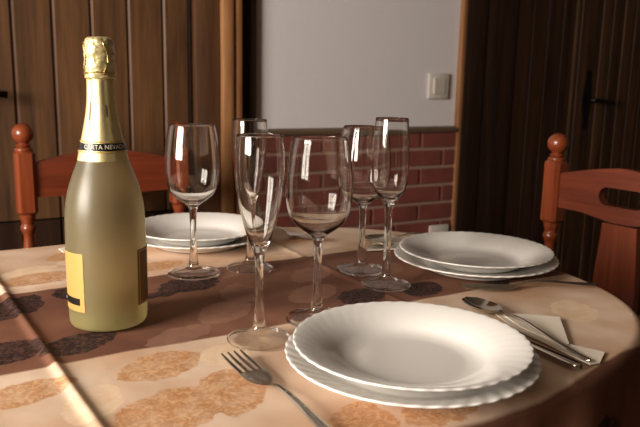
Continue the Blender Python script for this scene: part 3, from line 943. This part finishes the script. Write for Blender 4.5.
lay(spoon, (.186, .836), (.2725, .650), CZ + .0016, 'steel spoon lying across the napkin right of the near plate', 'spoon', 'spoons')
lay(knife, (.150, .822), (.258, .636), CZ + .0006, 'steel knife between the spoon and the near plate, mostly hidden by the plate', 'knife', 'knives')
s2 = dup(spoon, (0, 0, 0)); s2.scale = (1, 1, 1); lay(s2, (.070, 1.150), (.26, 1.205), CZ + NAPZ + .0004, 'steel spoon on the napkin behind the right-hand plate', 'spoon', 'spoons')
k2 = dup(knife, (0, 0, 0)); lay(k2, (.082, 1.118), (.27, 1.180), CZ + NAPZ - .0004, 'steel knife on the napkin behind the right-hand plate', 'knife', 'knives')

# ------------------------------------------------------------------ napkins
def napkin(name, layers, label):
    bm = bmesh.new()
    z = CZ + .0003
    for poly, th, lift in layers:
        n = len(poly)
        A = [bm.verts.new((x, y, z)) for x, y in poly]
        B = [bm.verts.new((x, y, z + th + lift * (i == n - 1))) for i, (x, y) in enumerate(poly)]
        bm.faces.new(list(reversed(A))); bm.faces.new(B)
        for i in range(n):
            j = (i + 1) % n; bm.faces.new((A[i], A[j], B[j], B[i]))
        z += th + .0002
    return tag(from_bm(name, bm, M['paper'], None), label, 'napkin', 'paper napkins')
napkin('paper_napkin', [([(.252, .792), (.214, .800), (.226, .745), (.272, .650), (.284, .655), (.300, .683), (.268, .706)], .0012, 0),
                        ([(.288, .788), (.220, .800), (.232, .752), (.262, .694), (.269, .701)], .0013, 0)],
       'folded white paper napkin under the spoon at the right of the near plate')
napkin('paper_napkin', [([(.078, 1.108), (.20, 1.143), (.23, 1.20), (.13, 1.222), (.098, 1.185)], .0014, 0), ([(.098, 1.165), (.12, 1.135), (.20, 1.17), (.14, 1.215)], .0014, 0)],
       'folded white paper napkin under cutlery behind the right-hand plate')
napkin('paper_napkin', [([(-.418, 1.078), (-.402, 1.055), (-.33, 1.10), (-.36, 1.145)], .0012, 0), ([(-.40, 1.078), (-.39, 1.065), (-.34, 1.10), (-.36, 1.128)], .0014, 0)],
       'white paper napkin whose corner shows at the left of the bottle')

# ------------------------------------------------------------------ chairs
def add_block(bm, x, y, w, z0, z1, ch):
    h = w / 2
    poly = [(-h + ch, -h), (h - ch, -h), (h, -h + ch), (h, h - ch), (h - ch, h), (-h + ch, h), (-h, h - ch), (-h, -h + ch)]
    lv = [(z0, .78), (z0 + .006, 1), (z1 - .006, 1), (z1, .78)]
    rings = [[bm.verts.new((x + px * s, y + py * s, z)) for px, py in poly] for z, s in lv]
    for A, B in zip(rings, rings[1:]):
        for i in range(8):
            j = (i + 1) % 8; bm.faces.new((A[i], A[j], B[j], B[i]))
    bm.faces.new(list(reversed(rings[0]))); bm.faces.new(rings[-1])
def make_chair():
    root = empty('dining_chair')
    for s in (-1, 1):
        x = s * .1825
        bm = bmesh.new()
        add_block(bm, x, 0, .045, .706, .854, .008)
        add_lathe(bm, smooth_prof([(.0205, .500), (.015, .512), (.0115, .53), (.0165, .575), (.0165, .60), (.0125, .635), (.0115, .655), (.0165, .668), (.0175, .673), (.0165, .678), (.0140, .684), (.0175, .697), (.0185, .7065)], 4), 24, x, 0)
        add_block(bm, x, 0, .042, .36, .50, .006)
        add_lathe(bm, smooth_prof([(.012, 0), (.0165, .03), (.019, .12), (.0150, .15), (.0200, .18), (.0205, .30), (.016, .34), (.020, .361)], 4), 24, x, 0)
        post = from_bm('back_post', bm, M['chair'], root, angle=35)
        bm = bmesh.new()
        ball = [(.0100, .8535), (.0195, .8538), (.0205, .857), (.0190, .860), (.0125, .862), (.0165, .8645), (.0170, .8675), (.0120, .870), (.0120, .8715)]
        ball += [(.0238 * math.sin(a), .8930 - .0238 * math.cos(a)) for a in [PI * (.18 + .82 * i / 14) for i in range(15)]]
        ball[-1] = (0, ball[-1][1])
        add_lathe(bm, ball, 32, x, 0)
        from_bm('finial', bm, M['chair'], post, angle=50)
    # top rail with hand slot
    bm = bmesh.new()
    n = 40
    outer_top = []
    for i in range(n + 1):
        x = -.165 + .330 * i / n; u = abs(x) / .165
        outer_top.append((x, .825 + .029 * (1 - u ** 1.4)))
    def rail_bot(x):
        u = abs(x) / .165
        return .746 - .012 * (.5 + .5 * math.cos(PI * min(1, u * 1.4)))
    y0, y1 = -.011, .011
    # build as two face strips around the slot
    sl, sh, sz = .055, .0200, .790
    def slot_half(x):
        ax = abs(x)
        if ax >= sl: return 0.0
        c = sl - sh
        return sh if ax <= c else math.sqrt(max(0, sh * sh - (ax - c) ** 2))
    xs = sorted(set([p[0] for p in outer_top] + [s * (sl - sh + sh * math.sin(PI / 2 * k / 8)) for s in (-1, 1) for k in range(9)]))
    def top_at(x):
        for (a, za), (b_, zb) in zip(outer_top, outer_top[1:]):
            if a <= x <= b_ + 1e-9: return za + (zb - za) * (x - a) / (b_ - a)
        return outer_top[-1][1]
    cols = []
    for x in xs:
        h = slot_half(x)
        cols.append([[bm.verts.new((x, y, z)) for z in (rail_bot(x), sz - h, sz + h, top_at(x))] for y in (y0, y1)])
    for (a, xa), (b_, xb) in zip(zip(cols, xs), zip(cols[1:], xs[1:])):
        F0, F1, G0, G1 = a[0], a[1], b_[0], b_[1]
        inslot = slot_half((xa + xb) / 2) > 0
        rng = (0, 2) if inslot else (0, 1, 2)
        for k in rng:
            bm.faces.new((F0[k], G0[k], G0[k + 1], F0[k + 1])); bm.faces.new((F1[k], F1[k + 1], G1[k + 1], G1[k]))
        bm.faces.new((F0[0], F1[0], G1[0], G0[0])); bm.faces.new((F0[3], G0[3], G1[3], F1[3]))
        if inslot:
            bm.faces.new((F0[1], G0[1], G1[1], F1[1])); bm.faces.new((F0[2], F1[2], G1[2], G0[2]))
    for c in (cols[0], cols[-1]):
        for k in range(3): bm.faces.new((c[0][k], c[0][k + 1], c[1][k + 1], c[1][k]))
    bmesh.ops.remove_doubles(bm, verts=bm.verts, dist=1e-6)
    bmesh.ops.dissolve_degenerate(bm, edges=bm.edges, dist=1e-7)
    from_bm('top_rail', bm, M['chair_x'], root, angle=35)
    # shaped central splat
    bm = bmesh.new()
    zs = [.462, .49, .53, .58, .63, .68, .72, .731]
    ws = [.044, .044, .049, .052, .049, .045, .042, .042]
    poly = smooth_prof(list(zip(ws, zs)), 4)
    poly = [(w, z) for w, z in poly] + [(-w, z) for w, z in reversed(poly)]
    add_prism(bm, poly, -.008, .008)
    from_bm('splat', bm, M['chair'], root, angle=35)
    bm = bmesh.new()
    sx = [(-.2, .022), (.2, .022), (.215, .40), (-.215, .40)]
    A = [bm.verts.new((x, y, .435)) for x, y in sx]; B = [bm.verts.new((x, y, .460)) for x, y in sx]
    bm.faces.new(list(reversed(A))); bm.faces.new(B)
    for i in range(4):
        j = (i + 1) % 4; bm.faces.new((A[i], A[j], B[j], B[i]))
    bmesh.ops.bevel(bm, geom=list(bm.edges), offset=.006, segments=2, affect='EDGES')
    from_bm('seat', bm, M['chair_x'], root, angle=35)
    for s in (-1, 1):
        bm = bmesh.new()
        add_lathe(bm, smooth_prof([(.012, 0), (.0165, .03), (.019, .12), (.015, .15), (.020, .18), (.021, .30), (.016, .34), (.021, .36), (.021, .434)], 4), 24, s * .185, .36)
        from_bm('leg', bm, M['chair'], root, angle=40)
        bm = bmesh.new(); add_box(bm, s * .1825 - .009, s * .1825 + .009, .0215, .345, .375, .434, bevel=.003); from_bm('seat_rail', bm, M['chair_x'], root, angle=35)
        bm = bmesh.new(); add_tube(bm, [(s * .1825, .015, .21), (s * .184, .18, .212), (s * .185, .345, .21)], [.008, .012, .008], 12); from_bm('stretcher', bm, M['chair_x'], root, angle=50)
    bm = bmesh.new(); add_box(bm, -.165, .165, .350, .368, .375, .434, bevel=.003); from_bm('seat_rail', bm, M['chair_x'], root, angle=35)
    bm = bmesh.new(); add_box(bm, -.163, .163, -.009, .009, .395, .434, bevel=.003); from_bm('seat_rail', bm, M['chair_x'], root, angle=35)
    return root
ch = make_chair()
ch.location = (-.523, 1.672, 0); ch.rotation_euler = (0, 0, rad(209))
tag(ch, 'orange wooden chair half hidden behind the bottle at the left', 'chair', 'orange wooden dining chairs')
c2 = dup(ch, (.652, 1.467, 0), rad(123))
tag(c2, 'orange wooden chair at the right end of the table with visible hand slot', 'chair', 'orange wooden dining chairs')

# ------------------------------------------------------------------ lights
def area(name, loc_local, size_y, size_z, power, col):
    li = bpy.data.lights.new(name, 'AREA'); li.shape = 'RECTANGLE'; li.size = size_y; li.size_y = size_z
    li.energy = power; li.color = col
    o = bpy.data.objects.new(name, li); COL.objects.link(o)
    R = Matrix.Rotation(WA, 4, 'Z')
    # face +x of the room: light points along its local -Z
    rot = R @ Matrix.Rotation(-PI / 2, 4, 'Y')
    o.matrix_world = Matrix.Translation(Vector(W0) + (R @ Vector(loc_local))) @ rot @ Matrix.Rotation(PI / 2, 4, 'Z')
    return o
WPOW = 64
SUNC = (1.0, 0.905, 0.80)
wz = (WZ0 + WZ1) / 2; wh = WZ1 - WZ0 - .1
area('window_light', (S0 - .045, (WY0 + .05 + mid - .045) / 2, wz), mid - .045 - WY0 - .05, wh, WPOW, SUNC)
area('window_light', (S0 - .045, (WY1 - .05 + mid + .045) / 2, wz), WY1 - .05 - mid - .045, wh, WPOW, SUNC)

w = bpy.data.worlds.new('world'); scene.world = w; w.use_nodes = True
bg = w.node_tree.nodes['Background']; bg.inputs[0].default_value = (0.8, 0.85, 1.0, 1); bg.inputs[1].default_value = 0.5

# ------------------------------------------------------------------ camera
f_px, pitch, roll, Hc = 691.77, math.radians(10.757), math.radians(1.1817), 0.27235
cd = bpy.data.cameras.new('camera'); cam = bpy.data.objects.new('camera', cd); COL.objects.link(cam)
cd.sensor_width = 36.0; cd.lens = f_px * 36.0 / 640.0
cam.matrix_world = Matrix.Translation((0, 0, TZ + Hc)) @ Matrix.Rotation(PI / 2 - pitch, 4, 'X') @ Matrix.Rotation(roll, 4, 'Z')
cd.clip_start = 0.01
cd.dof.use_dof = True; cd.dof.focus_distance = 0.80; cd.dof.aperture_fstop = 10.0
scene.camera = cam

scene.view_settings.view_transform = 'Standard'
scene.view_settings.exposure = 0.0
scene.cycles.transmission_bounces = 24
scene.cycles.max_bounces = 28
